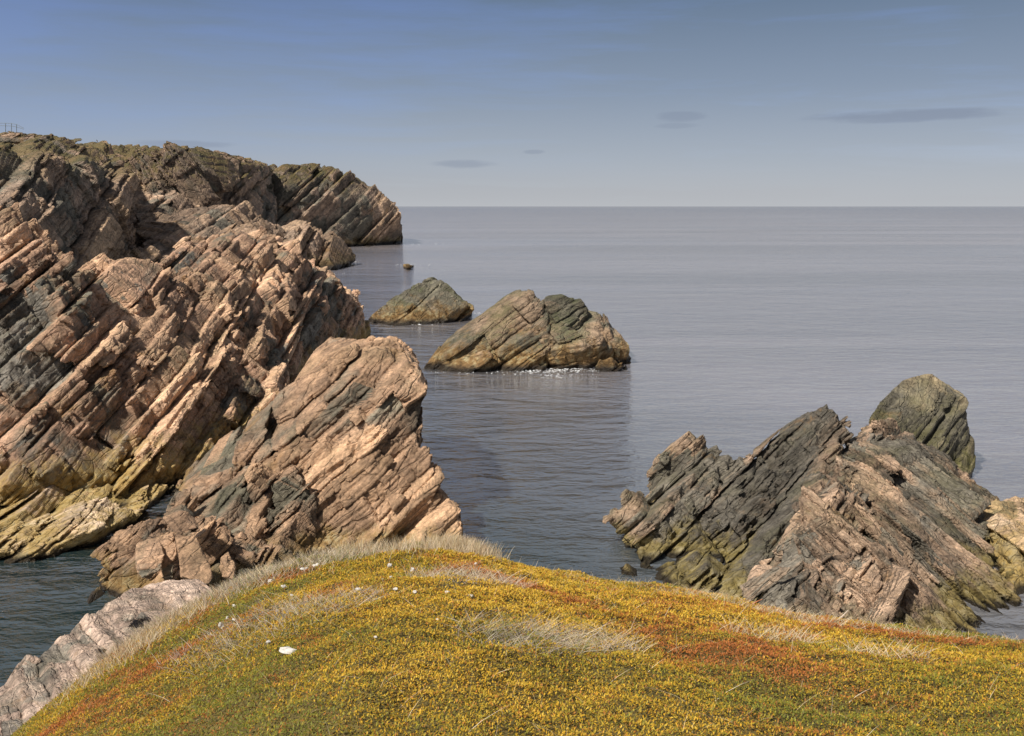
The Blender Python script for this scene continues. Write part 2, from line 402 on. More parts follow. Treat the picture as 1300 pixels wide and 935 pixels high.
l4 = hull(P(345,310,70), P(382,331,70), P(405,345,72), P(424,369,74), P(446,384,78), P(466,414,82), P(468,428,82), P(405,400,66), P(400,470,60), P(345,420,60), P(345,312,95), P(440,384,95), down=[P(468,428,82), P(400,470,60), P(446,384,90)])
l5 = hull(P(255,380,52), P(285,368,54), P(300,395,53), P(270,430,49), P(225,440,46.5), P(215,400,48), P(260,385,62))
l6 = hull(P(0,430,38.5), P(60,400,39.5), P(90,420,39.5), P(30,500,37), P(-60,540,36), P(-60,450,38), P(0,430,50))
cliff = build_rock('cliff', [(C1, [l1, l6], .0), (C1, [l2], .05), (C2, [l3, l5], .06), (C2, [l4], -.08)], M_cliff,
                   (-.70, -.14), (31, 92), (-.34, .03), step=1.25)
tag(cliff, 'pink and grey layered shore cliff filling the left side of the cove', 'cliff', kind='structure')

SH = Rock((-.45, -.15, .88), scale=1.1, amp=.75, seed=22, warp=.25, long=1.6, thin=.5)
s1 = hull(P(-150,628,35.5), P(60,612,36), P(215,615,37), P(195,640,34.5), P(130,655,33.2), P(60,664,32.3), P(-150,668,32.2), P(-150,718,29.6), P(40,706,29.8), P(116,684,31), P(180,646,33.2), down=[P(-150,724,29.6), P(40,712,29.8), P(116,688,31), P(175,650,33.4), P(-150,640,35.5), P(215,628,37)])
shelf = build_rock('shore_ledge', [(SH, [s1], .0)], M_yell, (-.72, -.33), (27, 40), (-.46, -.2), step=1.3)
tag(shelf, 'low golden weed-stained rock ledge at the foot of the left cliff by dark cove water', 'rock ledge')

# ------------------------------------------------------------------ orange crag in the middle
B1 = Rock((-.50, -.22, .84), scale=1.9, amp=.52, seed=131, warp=.2, long=.9, thin=.8)
B2 = Rock((-.60, -.10, .79), scale=1.0, amp=.85, seed=33, warp=.3, long=1.0)
b1 = hull(P(345,516,35.5), P(378,478,36.5), P(425,437,37.5), P(457,432,37), P(502,432,38.5), P(527,452,38.5), P(532,466,34.6), P(470,520,33.2), P(410,480,35), P(356,560,33), P(547,492,34), P(545,560,32.6), P(330,660,31), P(380,712,29.8), P(555,720,29.8),
          P(425,440,43), P(502,435,43), down=[P(330,660,31), P(380,712,29.8), P(555,720,29.8), P(425,440,43), P(502,435,43)])
b1b = hull(P(533,470,34.4), P(548,494,33.6), P(549,514,33.4), P(533,530,33.6), P(500,500,33.4), P(500,470,34.6), P(540,480,36.5), P(500,540,35))
b1c = hull(P(490,610,31.8), P(540,600,31.9), P(556,640,31.3), P(570,655,31), P(570,730,30.2), P(470,730,29.6), P(480,660,30.6), P(550,640,35), P(470,650,34), down=[P(570,730,30.2), P(550,640,35)])
b1d = hull(P(480,436,40), P(505,434,40), P(531,452,40), P(528,462,39), P(500,470,38), P(500,450,43))
b2 = hull(P(345,515,35.5), P(282,566,33.8), P(228,612,32.2), P(196,652,30.8), P(300,632,30.8), P(345,580,32.8), P(350,640,31), P(310,700,28.6), P(240,670,29.2), P(205,690,28.8), P(345,520,40), P(240,610,38), down=[P(205,690,28.8), P(196,652,30.8), P(310,700,28.6), P(345,520,40), P(240,610,38)])
b3 = hull(P(330,600,31.3), P(372,590,31.6), P(400,625,31.0), P(410,660,30.5), P(390,712,29.4), P(330,715,28.4), P(310,660,29.6), P(380,610,34), down=[P(330,715,28.4), P(390,712,29.4)])
b4 = hull(P(232,668,28.6), P(300,655,29.2), P(335,690,28.6), P(360,712,28), P(400,735,27.4), P(300,770,25.6), P(240,745,25.8), P(170,735,26.6), P(150,790,25), P(210,680,29.0), P(360,700,30), down=[P(150,790,25), P(300,770,25.6), P(170,735,26.6), P(360,700,30), P(400,735,27.4)])
b5 = hull(P(112,706,28.2), P(122,702,28.6), P(150,690,28.8), P(185,668,30), P(225,650,30.4), P(215,690,27.6), P(160,712,27), P(125,735,27), P(130,790,26), P(200,760,25.8), down=[P(185,668,30), P(135,735,27.4), P(200,760,25.8)])
crag = build_rock('rock_crag', [(B1, [b1, b1b, b1c, b1d], .10), (B1, [b2], .0), (B2, [b3], .0), (B2, [b4, b5], -.06)], M_crag,
                  (-.50, -.05), (22.5, 45), (-.50, -.13), step=1.15)
tag(crag, 'steep orange-brown jointed rock crag standing in the water at the centre left', 'rock')

# ------------------------------------------------------------------ right outcrop
R1 = Rock((-.62, .26, .73), scale=1.15, amp=.85, seed=41, warp=.12, long=1.5, thin=.7)
R2 = Rock((.80, .22, .52), scale=.98, amp=.88, seed=43, warp=.12, long=1.7, thin=.75)
R3 = Rock((-.55, -.1, .83), scale=1.4, amp=.33, seed=45, warp=.4, long=2.0)
r1 = hull(P(822,606,33.4), P(853,573,35), P(877,569,35.4), P(930,578,35.2), P(905,610,33), P(797,632,32.4), P(786,668,31.2), P(794,692,30.6), P(840,690,29.9), P(910,640,31.5), P(870,570,38), down=[P(794,692,30.6), P(853,573,37), P(930,578,37)])
r2 = hull(P(772,738,29.4), P(794,700,30.4), P(830,665,31.2), P(930,585,34.8), P(966,574,35.4), P(1000,545,36.3), P(1040,540,36), P(1060,570,34), P(1000,650,30), P(940,720,27), P(860,780,25.5), P(780,770,27.2), P(1000,560,40), down=[P(772,738,29.4), P(860,780,25.5), P(780,770,27.2), P(966,574,38), P(1000,560,40)])
r3 = hull(P(968,556,36.4), P(1000,534,37), P(1020,532,37), P(1050,511,37.2), P(1064,527,36.8), P(1080,546,36), P(1060,575,34.4), P(1000,600,33), P(968,575,34.8), P(1050,512,39.5), P(1000,540,39.5), down=[P(1050,512,39.5), P(1000,540,39.5), P(1080,546,37)])
r4 = hull(P(1080,548,35.6), P(1110,548,35.4), P(1166,552,34.8), P(1216,592,33.8), P(1252,624,32.6), P(1278,648,31.6), P(1292,690,29.6), P(1300,750,27.2), P(1310,870,23.4), P(1150,840,22), P(1060,820,22), P(1020,700,26), P(1050,620,30), P(1110,620,31), P(1110,552,40), P(1200,604,38), down=[P(1286,750,27.2), P(1290,850,23.6), P(1060,820,22), P(1110,552,40), P(1200,604,38)])
r5 = hull(P(1040,640,28.8), P(1085,605,30.4), P(1110,612,30.3), P(1110,660,28.2), P(1030,730,25.6), P(1000,760,24.2), P(960,750,25.2), P(1000,690,27.2), down=[P(1000,760,24.2), P(1030,730,25.6)])
r6 = hull(P(1060,700,26), P(1100,690,26), P(1135,730,24.5), P(1100,800,22.4), P(1000,810,22), P(930,770,23.8), P(1000,740,25), P(1090,700,28), down=[P(930,770,23.8), P(1000,810,22), P(1100,800,22.4)])
r7 = hull(P(1120,570,34.2), P(1166,556,34.2), P(1212,600,32.8), P(1245,680,29.4), P(1255,770,25.8), P(1200,790,24.6), P(1150,680,28.4), P(1110,610,31.6), P(1180,600,36))
r2b = hull(P(990,600,33), P(1060,572,34.4), P(1085,600,31.8), P(1045,680,28.4), P(960,745,26), P(890,775,25.6), P(900,820,24), P(980,820,23.4), P(930,700,28.2), P(1060,600,37), down=[P(960,745,26), P(890,765,25.8), P(1060,600,37)])
R4 = Rock((-.62, .15, .77), scale=.9, amp=.9, seed=47, warp=.1, long=1.8, thin=.7)
r3b = hull(P(1055,545,36.3), P(1112,556,35.6), P(1110,640,31), P(1060,640,31), P(1040,590,33), P(1080,560,38))
outcrop = build_rock('rock_outcrop', [(R1, [r1], -.12), (R1, [r2, r3, r2b, r3b], -.05), (R2, [r4], -.02), (R4, [r5, r6], -.02), (R2, [r7], -.03)], M_out,
                     (.09, .64), (20.5, 41), (-.56, -.17), step=1.15)
tag(outcrop, 'big jagged grey and pink slab rock rising behind the turf at the right', 'rock')
r8 = hull(P(1090,533,38.5), P(1116,508,40), P(1146,483,41), P(1185,475,41.4), P(1204,488,41), P(1222,503,40.4), P(1211,537,40), P(1213,560,39.6), P(1235,580,39.8), P(1236,592,39.6), P(1219,612,38.6), P(1120,600,37), P(1100,560,37.6), P(1146,492,44), P(1200,497,44), down=[P(1093,537,38.5), P(1219,612,38.6), P(1146,492,44), P(1200,497,44), P(1120,600,37)])
backrock = build_rock('slab_rock', [(R3, [r8], .0)], M_back, (.34, .56), (35, 47), (-.34, -.15), step=1.1)
tag(backrock, 'smooth olive-grey leaning slab rock behind the jagged right outcrop', 'rock')
r9 = hull(P(1262,650,32), P(1300,645,32.5), P(1400,660,32), P(1400,880,23.6), P(1265,870,23.4), P(1282,760,26.8), P(1284,700,28.6), P(1330,655,35), down=[P(1275,850,23.8), P(1400,860,24), P(1330,655,35), P(1268,655,31.5)])
sider = build_rock('pale_rock', [(Rock((-.5,0,.85), .9, .6, 51), [r9], -.25)], M_yell, (.50, .68), (23.5, 37), (-.50, -.26), step=1.4)
tag(sider, 'pale yellowish rock at the right edge against the jagged outcrop', 'rock')
r10 = hull(P(765,726,30.5), P(778,712,31), P(800,700,31.5), P(800,740,29.5), P(772,745,29.6), down=[P(765,726,30.5), P(800,700,31.5), P(772,745,29.6)])

# ------------------------------------------------------------------ sea stacks
ST = Rock((-.52, -.20, .82), scale=2.2, amp=.42, seed=61, warp=.3, long=1.0)
ST2 = Rock((-.3, -.2, .9), scale=1.9, amp=.5, seed=63, warp=.5)
st = hull(W(534,469), P(564,433,67.5), P(604,401,69), P(632,383,70), P(650,375,70), P(672,376,70), P(690,392,69), P(700,420,67), P(690,468,65.8), P(560,462,66.2), W(650,470), W(590,473), P(650,378,75), P(690,400,76), W(560,455), down=[W(534,469), W(650,470), P(690,468,65.8), P(690,400,76), W(560,455)])
st2 = hull(P(684,390,70), P(697,380,70), P(712,378,70), P(731,384,70), P(739,396,70), P(752,410,70), P(771,419,70), P(785,433,69.5), P(794,444,69), W(794,459), W(740,464), W(660,468), P(670,420,67.4), P(740,440,66.6), P(712,380,75), P(785,436,75), down=[W(794,459), W(740,464), W(660,468), P(712,380,75), P(785,436,75)])
stack = build_rock('sea_stack', [(ST, [st], .02), (ST2, [st2], -.02)], M_stack, (-.12, .14), (60, 80), (-.20, -.08), step=.9)
tag(stack, 'larger twin-humped olive-brown sea rock in mid water with foam at its foot', 'sea stack')
sk = hull(W(468,409), P(482,393,94), P(507,374,96), P(530,357,97), P(550,354,97), P(567,360,97), P(581,376,96), P(597,386,95.5), W(599,397), W(540,412), W(500,414), P(530,380,94.5), P(550,357,103), P(580,378,103), down=[W(468,409), W(599,397), W(540,412), W(500,414), P(550,357,103)])
stack2 = build_rock('sea_stack', [(Rock((-.5,-.2,.82), 1.7, .36, 71, .7), [sk], -.06)], M_stack, (-.17, -.03), (88, 108), (-.15, -.06), step=.9)
tag(stack2, 'smaller green-topped dome-shaped sea rock farther out near the left cliff', 'sea stack')
def boulder(name, mat, label, cat, hl, sr, yr, qr, sc_=.6, amp=.5, seed=80, tone=0., step=1.0, n=(-.4, -.1, .9), group=None):
    o = build_rock(name, [(Rock(n, sc_, amp, seed), [hl], tone)], mat, sr, yr, qr, step=step)
    return tag(o, label, cat, group)
boulder('boulder', M_stack, 'low ochre boulder awash at the right foot of the larger sea rock', 'boulder',
        hull(W(752,470), P(760,457,65.5), P(775,454,66), P(788,458,66), W(792,469), W(770,473), P(775,455,68), down=[W(752,470), W(792,469), W(770,473), P(775,455,68)]), (.08, .14), (62, 70), (-.20, -.15), .9, .45, 81)
boulder('boulder', M_stack, 'tiny black boulder just right of the ochre one beside the larger sea rock', 'boulder',
        hull(W(790,468), P(794,463,66.5), W(799,468), W(794,471), P(794,464,67.5), down=[W(790,468), W(799,468), W(794,471)]), (.11, .15), (63, 70), (-.20, -.15), .4, .4, 82)
boulder('reef_rock', M_stack, 'small black rock barely breaking the water beyond the dome-shaped sea rock', 'rock',
        hull(W(511,338), P(515,334.6,171), P(520,335,171), W(525,338), W(518,339), P(517,335,174), down=[W(511,338), W(525,338), W(518,339)]), (-.14, -.10), (160, 182), (-.08, -.055), 1.0, .35, 83, step=.8)
boulder('reef_rock', M_head, 'low brown rock at the waterline against the foot of the headland', 'rock',
        hull(W(459,312.5), P(464,309,283), P(472,309,284), W(478,312), W(468,314), P(468,309,290), down=[W(459,312.5), W(478,312), W(468,314)]), (-.175, -.14), (262, 300), (-.055, -.03), 2.0, .35, 84, step=.8)
boulder('boulder', M_out, 'dark wet boulder in the water at the left toe of the jagged right outcrop', 'boulder', r10, (.09, .14), (28, 33), (-.46, -.35), .5, .6, 85)

# ------------------------------------------------------------------ loose blocks at the foot of the crag
BK = dict(n=(-.3, .1, .95))
def PB(x, y, d): return P(x, y, d-.45)
boulder('rock_slab', M_crag, 'large smooth tan slab leaning upright among the blocks above the turf edge', 'boulder',
        hull(PB(220,680,24.6), PB(251,676,24.8), PB(263,696,24.4), PB(274,733,23.2), PB(267,747,22.7), PB(226,735,22.9), PB(220,680,26), PB(251,678,26.2), PB(274,733,25), PB(226,738,24.8)), (-.42, -.31), (22, 27.5), (-.52, -.36), 1.6, .10, 91, tone=.5)
boulder('boulder', M_crag, 'squared grey-brown block with a flat top left of the tan slab', 'boulder',
        hull(PB(172,692,25.4), PB(201,684,25.6), PB(207,702,24.6), PB(205,722,23.8), PB(180,733,23.6), PB(174,720,24.4), PB(174,705,24.7), PB(180,690,27), PB(204,688,27), PB(190,735,26)), (-.47, -.37), (22.6, 28), (-.53, -.37), .8, .22, 92, tone=.0)
boulder('boulder', M_crag, 'wedge-shaped grey block resting on top of the tan slab', 'boulder',
        hull(PB(211,654,26.4), PB(232,642,26.6), PB(243,648,26.6), PB(250,672,25.4), PB(226,681,24.9), PB(214,664,25.8), PB(240,650,28), PB(222,660,28)), (-.44, -.33), (24, 29), (-.45, -.32), .8, .22, 93, tone=-.08)
boulder('boulder', M_crag, 'blocky tan stone wedged between the flat-topped block and the tan slab', 'boulder',
        hull(PB(201,683,25.6), PB(219,678,25.7), PB(223,700,25.0), PB(220,740,23.8), PB(205,738,23.9), PB(203,700,25), PB(219,682,27.4), PB(204,690,27.4)), (-.45, -.36), (23, 28), (-.52, -.36), .8, .2, 94, tone=.1)
boulder('boulder', M_crag, 'rust-brown pointed stone standing right of the tan slab', 'boulder',
        hull(PB(278,712,24.4), PB(289,703,24.6), PB(296,722,24), PB(294,733,23.6), PB(282,730,23.6), PB(288,706,26), PB(294,733,25)), (-.36, -.29), (22.8, 27), (-.5, -.38), .7, .22, 95, tone=.15)
boulder('boulder', M_crag, 'flat grey stone lying where the turf edge meets the crag rubble', 'boulder',
        hull(PB(296,728,23.8), PB(302,720,24.2), PB(326,721,24.4), PB(329,730,23.9), PB(320,742,23.2), PB(298,744,22.9), PB(318,722,26)), (-.34, -.26), (22.2, 27), (-.5, -.39), .7, .2, 96, tone=-.1)
boulder('boulder', M_ledge, 'pale rounded stone on the pink ledge beside the straw grass', 'boulder',
        hull(P(153,788,10.4), P(160,780,10.5), P(170,779,10.5), P(175,787,10.3), P(166,795,10.1), P(155,794,10.1), P(165,782,10.8)), (-.47, -.41), (9.6, 11.4), (-.54, -.42), .25, .2, 97, tone=.0)
boulder('boulder', M_ledge, 'grey stone right beside the pale rounded one on the pink ledge', 'boulder',
        hull(P(174,784,10.7), P(180,777,10.8), P(187,782,10.7), P(184,789,10.4), P(175,790,10.4), P(182,780,11)), (-.46, -.39), (9.9, 11.6), (-.54, -.42), .25, .2, 98, tone=-.15)

# ------------------------------------------------------------------ foreground ground
cr = [(-600,1300,4), (-200,1120,5), (0,960,6.2), (60,905,7), (120,855,8), (180,812,9), (225,782,9.6), (270,757,10), (330,730,9.8), (400,714,9.5), (460,705,9.3), (520,701,9.2), (570,700,9.2), (600,706,9.1), (650,722,9.0), (700,732,8.9), (760,743,8.7), (850,754,8.4),
      (930,766,8.1), (1000,783,7.8), (1080,799,7.4), (1200,814,7), (1300,823,6.7), (1500,850,6), (1900,920,5)]
cs, cm, cy = [], [], []
for px, py, Yc in cr:
    d = ray(px, py); cs.append(d[0]/d[1]); cm.append(-d[2]/d[1]); cy.append(Yc)
def ground_z(x, y, rough=True):
    x = np.asarray(x, float); y = np.asarray(y, float)
    s = x/np.maximum(y, 2.2); m = np.interp(s, cs, cm); Yc = np.interp(s, cs, cy)
    k = 1.6/Yc**2
    z = np.where(y < Yc, HC-m*y-k*(y-Yc)**2, HC-m*y-.16*(y-Yc)**2)
    z = np.where(y < 0, 10.4-.02*y, z)
    z = np.maximum(z, -2.5)
    if rough:
        p = np.stack([x.ravel(), y.ravel(), np.zeros(x.size)], 1)
        r = vnoise(p, 1.1, 3)*.10+vnoise(p, 3.1, 4)*.055+vnoise(p, 9., 5)*.03
        z = z+r.reshape(x.shape)
    return z
def on_ground(px, py):
    d = ray(px, py); Y = np.linspace(2, 12, 800); x = Y*d[0]/d[1]; zr = HC+Y*d[2]/d[1]
    g = ground_z(x, Y, True); i = np.argmax(zr <= g) if (zr <= g).any() else 640
    return float(x[i]), float(Y[i]), float(g[i])
xs = np.concatenate([np.linspace(-26, -9, 60), np.linspace(-9, 9, 600)[1:], np.linspace(9, 26, 60)[1:]])
ys = np.concatenate([np.linspace(-6, 1.5, 60), np.linspace(1.5, 12, 380)[1:], np.linspace(12, 20, 80)[1:]])
X, Yg = np.meshgrid(xs, ys, indexing='ij'); Z = ground_z(X, Yg)
nI, nJ = X.shape; ii = np.arange(nI*nJ).reshape(nI, nJ)
fc = np.stack([ii[:-1, :-1], ii[1:, :-1], ii[1:, 1:], ii[:-1, 1:]], -1).reshape(-1, 4)
M_soil = simple_mat('brown peaty soil', (.11, .085, .025), .95, .5, 14.)
ground = mesh_obj('ground', np.stack([X, Yg, Z], -1).reshape(-1, 3), fc, M_soil, smooth=True)
tag(ground, 'rounded grassy clifftop ground sloping down in the foreground', kind='structure')

# pink ledge at the left foot of the turf
LG = Rock((-.75, -.35, .56), scale=.42, amp=.22, seed=101, warp=.3, long=3.0, thin=.6)
g1 = hull(P(-6,872,9.4), P(36,832,9.8), P(58,820,10.2), P(96,812,10.6), P(112,798,11), P(148,764,12), P(173,744,12.8), P(205,738,13), P(246,737,13), P(266,752,12.4), P(262,792,10.6), P(215,830,9.3), P(150,870,8.2), P(80,940,7.2), P(-60,960,7.4), P(250,744,14.5), P(120,830,13), down=[P(-60,960,7.4), P(80,940,7.2), P(246,739,14), P(36,822,9.8), P(262,792,10.6)])
ledge = build_rock('pink_ledge', [(LG, [g1], .05)], M_ledge, (-.66, -.28), (6.5, 15.5), (-.72, -.38), step=1.6, zcut=2.0)
tag(ledge, 'pale pink streaked rock ledge below the turf in the lower left corner', 'rock ledge')

# ------------------------------------------------------------------ low heath cover
turf_edge_y = [700, 745, 760, 780, 800, 820, 846, 900, 960]
turf_edge_x = [335, 285, 262, 225, 190, 160, 120, 60, -10]
def heath_ok(x, y, z):
    px, py = pix(x, y, z)
    lim = np.interp(py, turf_edge_y, turf_edge_x)
    return px > lim+(hsh((x*997).astype(int), (y*991).astype(int))-.5)*40
M_leaf = bpy.data.materials.new('heath leaves'); T = NT(M_leaf)
ca = T.n('ShaderNodeAttribute', attribute_name='tip').outputs['Color']
bs = T.n('ShaderNodeBsdfPrincipled', inp={'Base Color': ca, 'Roughness': .6, 'Specular IOR Level': .25})
tr = T.n('ShaderNodeBsdfTranslucent', inp={'Color': ca}); mx = T.n('ShaderNodeMixShader', inp={0: .25, 1: bs.outputs[0], 2: tr.outputs[0]})
T.n('ShaderNodeOutputMaterial', inp={0: mx.outputs[0]})
def sample_wedge(n, y0=2.2, y1=10.8, smax=.66):
    y = np.sqrt(RNG.uniform(y0**2, y1**2, n)); s = RNG.uniform(-smax, smax, n); return s*y, y
def patch(px, py, cx, cy, rx, ry, ang=0):
    c, s = math.cos(R(ang)), math.sin(R(ang)); dx, dy = px-cx, py-cy
    u = (dx*c+dy*s)/rx; v = (-dx*s+dy*c)/ry; return np.clip(1.3-(u*u+v*v), 0, 1)
bare = [(330,765,85,13,-22), (300,800,75,12,-20), (590,738,45,14,5), (645,815,40,12,8), (730,822,50,12,8), (440,740,25,6,-10), (200,810,60,25,-40)]
patches = [(W_[0], W_[1]) for W_ in bare]
def heath():
    x, y = sample_wedge(1250000)
    z = ground_z(x, y); px, py = pix(x, y, z); ok = heath_ok(x, y, z)
    # sample in space: sparse spots are thinner
    p = np.stack([x, y, np.zeros_like(x)], 1)
    thin = np.zeros_like(x)
    for cx, cy_, rx, ry, an in bare: thin = np.maximum(thin, patch(px, py, cx, cy_, rx, ry, an))
    nn = vnoise(p, 2.4, 71)+.5*vnoise(p, 6., 72)
    ok &= RNG.uniform(0, 1, len(x)) > thin*(.55+nn)
    x, y, z, px, py, p = x[ok], y[ok], z[ok], px[ok], py[ok], p[ok]
    n = len(x); L = (.0075+.00135*y)*RNG.uniform(.65, 1.5, n); Wd = L*RNG.uniform(.30, .5, n)
    clump = vnoise(p, 11., 75); z = z+.012+.05*np.clip(clump+.3, 0, 1)*RNG.uniform(.2, 1, n)
    az = RNG.uniform(0, 6.283, n); el = RNG.uniform(.05, 1.0, n)
    d = np.stack([np.cos(az)*np.cos(el), np.sin(az)*np.cos(el), np.sin(el)], 1)
    sd = np.stack([-np.sin(az), np.cos(az), RNG.uniform(-.4, .4, n)], 1)
    c = np.stack([x, y, z], 1)
    V = np.stack([c, c+d*(L*.5)[:, None]+sd*Wd[:, None]*.5, c+d*L[:, None], c+d*(L*.5)[:, None]-sd*Wd[:, None]*.5], 1).reshape(-1, 3)
    Fq = np.arange(n*4).reshape(-1, 4)
    # leaf colours: each sprig its own, in drifts of gold, olive, green and rust
    drift = vnoise(p, .55, 81)+.6*vnoise(p, 1.6, 82)+.4*vnoise(p, 5., 83)
    redn = vnoise(p, .8, 85)+.7*vnoise(p, 2.6, 86)+.5*vnoise(p, 7., 87)
    red = np.clip((redn-.12)*2.2, 0, 1)
    for cx, cy_, rx, ry, an, st_ in [(365,735,50,7,-15,.8), (250,790,35,9,-35,.6), (160,830,50,12,-20,.7), (420,755,40,7,-20,.6), (840,770,40,7,12,.6), (930,805,32,7,8,.85), (395,815,22,5,0,.8), (1080,800,90,5,9,.9), (1200,818,110,5,5,.8), (890,770,80,6,10,.5)]:
        red = np.maximum(red, patch(px, py, cx, cy_, rx, ry, an)*st_*(.6+1.0*vnoise(p, 9., 88)+.3))
    u = RNG.uniform(0, 1, n)+drift*1.15-.05
    gold = np.array([.56, .32, .022]); olive = np.array([.34, .26, .025]); green = np.array([.14, .16, .025]); rust = np.array([.36, .10, .03]); yel = np.array([.62, .43, .06]); brn = np.array([.10, .05, .02])
    C = np.where((u < .28)[:, None], green, np.where((u < .58)[:, None], olive, np.where((u < .97)[:, None], gold, yel)))
    r2 = RNG.uniform(0, 1, n); C = np.where((r2 < red*.8+.10)[:, None], rust, C)
    r3 = RNG.uniform(0, 1, n); C = np.where((r3 < .13)[:, None], brn, C)
    base = np.where((drift < -.12)[:, None], np.array([.24, .215, .025]), np.where((drift < .16)[:, None], np.array([.38, .27, .026]), np.array([.48, .295, .026])))
    base = base*(1-.7*np.clip(red, 0, 1)[:, None])+np.array([.36, .13, .03])*.7*np.clip(red, 0, 1)[:, None]
    C = (C*.68+base*.32)*1.0
    C = C*RNG.uniform(.75, 1.25, n)[:, None]; C4 = np.concatenate([C, np.ones((n, 1))], 1)
    o = mesh_obj('heath', V, Fq, M_leaf, attrs=[('tip', 'FLOAT_COLOR', np.repeat(C4, 4, 0))])
    tag(o, 'low golden, olive and rust-red crowberry heath covering the foreground slope', kind='stuff')
heath()

# ------------------------------------------------------------------ dry grass
def blades(name, pts, ln, wd, cols, lean=.5, bias=(0, 0), curl=.5, attr_mat=None):
    """pts (n,3); curved three-segment blades"""
    n = len(pts); az = RNG.uniform(0, 6.283, n); l = ln*RNG.uniform(.45, 1.35, n); wd = wd*RNG.uniform(.6, 1.3, n)
    le = lean*RNG.uniform(.1, 1.3, n)
    hd = np.stack([np.cos(az)+bias[0], np.sin(az)+bias[1], np.zeros(n)], 1); hd /= np.linalg.norm(hd, axis=1)[:, None]+1e-6
    sd = np.stack([-np.sin(az*1.7), np.cos(az*1.7), np.zeros(n)], 1)
    up = np.array([0, 0, 1.])
    rows = []
    for t, w in ((0, 1), (.4, .8), (.75, .5), (1., .08)):
        c = pts+hd*(l*(le*t+curl*le*t*t))[:, None]+up*(l*(t-.45*curl*le*t*t))[:, None]
        rows += [c-sd*(wd*w*.5)[:, None], c+sd*(wd*w*.5)[:, None]]
    V = np.stack(rows, 1).reshape(-1, 3); b = (np.arange(n)*8)[:, None]
    Fq = np.concatenate([b+np.array([[k, k+1, k+3, k+2]]) for k in (0, 2, 4)])
    C = cols[RNG.integers(0, len(cols), n)]*RNG.uniform(.7, 1.25, n)[:, None]
    C4 = np.repeat(np.concatenate([C, np.ones((n, 1))], 1), 8, 0)
    return mesh_obj(name, V, Fq, M_leaf, attrs=[('tip', 'FLOAT_COLOR', C4)])
straw = np.array([[.66, .55, .37], [.56, .45, .28], [.74, .63, .46], [.42, .34, .18], [.48, .32, .19]])
greeng = np.array([[.16, .2, .05], [.25, .24, .08], [.45, .36, .18]])
greyg = np.array([[.42, .36, .28], [.36, .30, .24], [.50, .44, .34], [.30, .24, .2]])
def strip_pts(line, n, spread, dn=0.0):
    """points on the ground along a line of places"""
    out = []
    g = [on_ground(px, py) for px, py in line]
    for _ in range(n):
        k = random.random()*(len(g)-1); i = int(k); t = k-i
        x = g[i][0]*(1-t)+g[i+1][0]*t+random.gauss(0, spread); y = g[i][1]*(1-t)+g[i+1][1]*t+random.gauss(0, spread)
        out.append((x, y))
    a = np.array(out); return np.stack([a[:, 0], a[:, 1], ground_z(a[:, 0], a[:, 1])], 1)
allp = []
o = blades('dry_grass', np.concatenate([strip_pts([(440,708),(480,706),(520,704),(560,702),(590,704),(612,711)], 3600, .13), strip_pts([(555,700),(585,702),(600,706)], 2200, .12)]), .15, .004, straw, .38, (.35, 0), .3)
tag(o, 'tall pale straw grass fringing the crest of the turf', kind='stuff')
o = blades('dry_grass', np.concatenate([strip_pts([(300,745),(340,732),(380,722),(420,714),(450,708)], 4200, .22), strip_pts([(265,762),(300,745),(330,735)], 2200, .2),
     strip_pts([(225,782),(250,770),(290,760),(340,745)], 3000, .25)]), .10, .004, np.concatenate([straw, greyg, greeng[:1]]), .6, (.4, 0))
tag(o, 'mixed straw and green grass along the left crest of the turf', kind='stuff')
o = blades('dry_grass', np.concatenate([strip_pts([(205,790),(180,812),(150,838),(120,870)], 2400, .22), strip_pts([(235,775),(215,800),(180,835)], 1000, .2)]), .13, .004, straw, .5, (.1, -.1))
tag(o, 'long bleached grass spilling over the pink ledge at lower left', kind='stuff')
o = blades('dry_grass', np.concatenate([strip_pts([(860,756),(930,768),(1000,785),(1060,797)], 1500, .12), strip_pts([(1060,797),(1180,812),(1300,822)], 700, .12), strip_pts([(700,733),(780,745),(860,756)], 350, .12)]), .085, .0032, straw, .8, (.3, 0))
tag(o, 'short wispy dry grass along the right crest of the turf', kind='stuff')
sp = []
x, y = sample_wedge(2600, 3, 8.5); z = ground_z(x, y); k = heath_ok(x, y, z)
o = blades('dry_grass', np.stack([x, y, z], 1)[k], .085, .003, np.concatenate([straw, greeng]), 1.0)
tag(o, 'single thin dry stalks scattered through the heath', kind='stuff')
tufts = [((590,738), 900, .20, .10, np.concatenate([straw, greyg]), 1.0, 'bleached wind-combed grass patch on the heath just below the crest'),
         ((660,815), 700, .16, .09, np.concatenate([greyg, greeng]), 1.5, 'tangled grey-green grass tuft low in the heath below the crest patch'),
         ((735,822), 700, .16, .09, np.concatenate([greyg, straw]), 1.5, 'tangled grey grass tuft on the heath left of the white shell by the centre'),
         ((980,815), 330, .14, .11, straw, .9, 'upright straw grass tuft in the heath at the right, below the outcrop'),
         ((1120,838), 300, .12, .09, straw, 1.1, 'small straw grass tuft in the heath below the pale twig'),
         ((350,800), 1100, .22, .08, np.concatenate([greeng, greeng, greyg]), 1.2, 'green grass patch among the golden heath on the left slope'),
         ((300,805), 900, .22, .07, greyg, 1.4, 'matted grey dead grass on the left slope of the heath'),
         ((420,770), 500, .16, .07, greyg, 1.4, 'faded pinkish grass patch between the gold heath and the crest')]
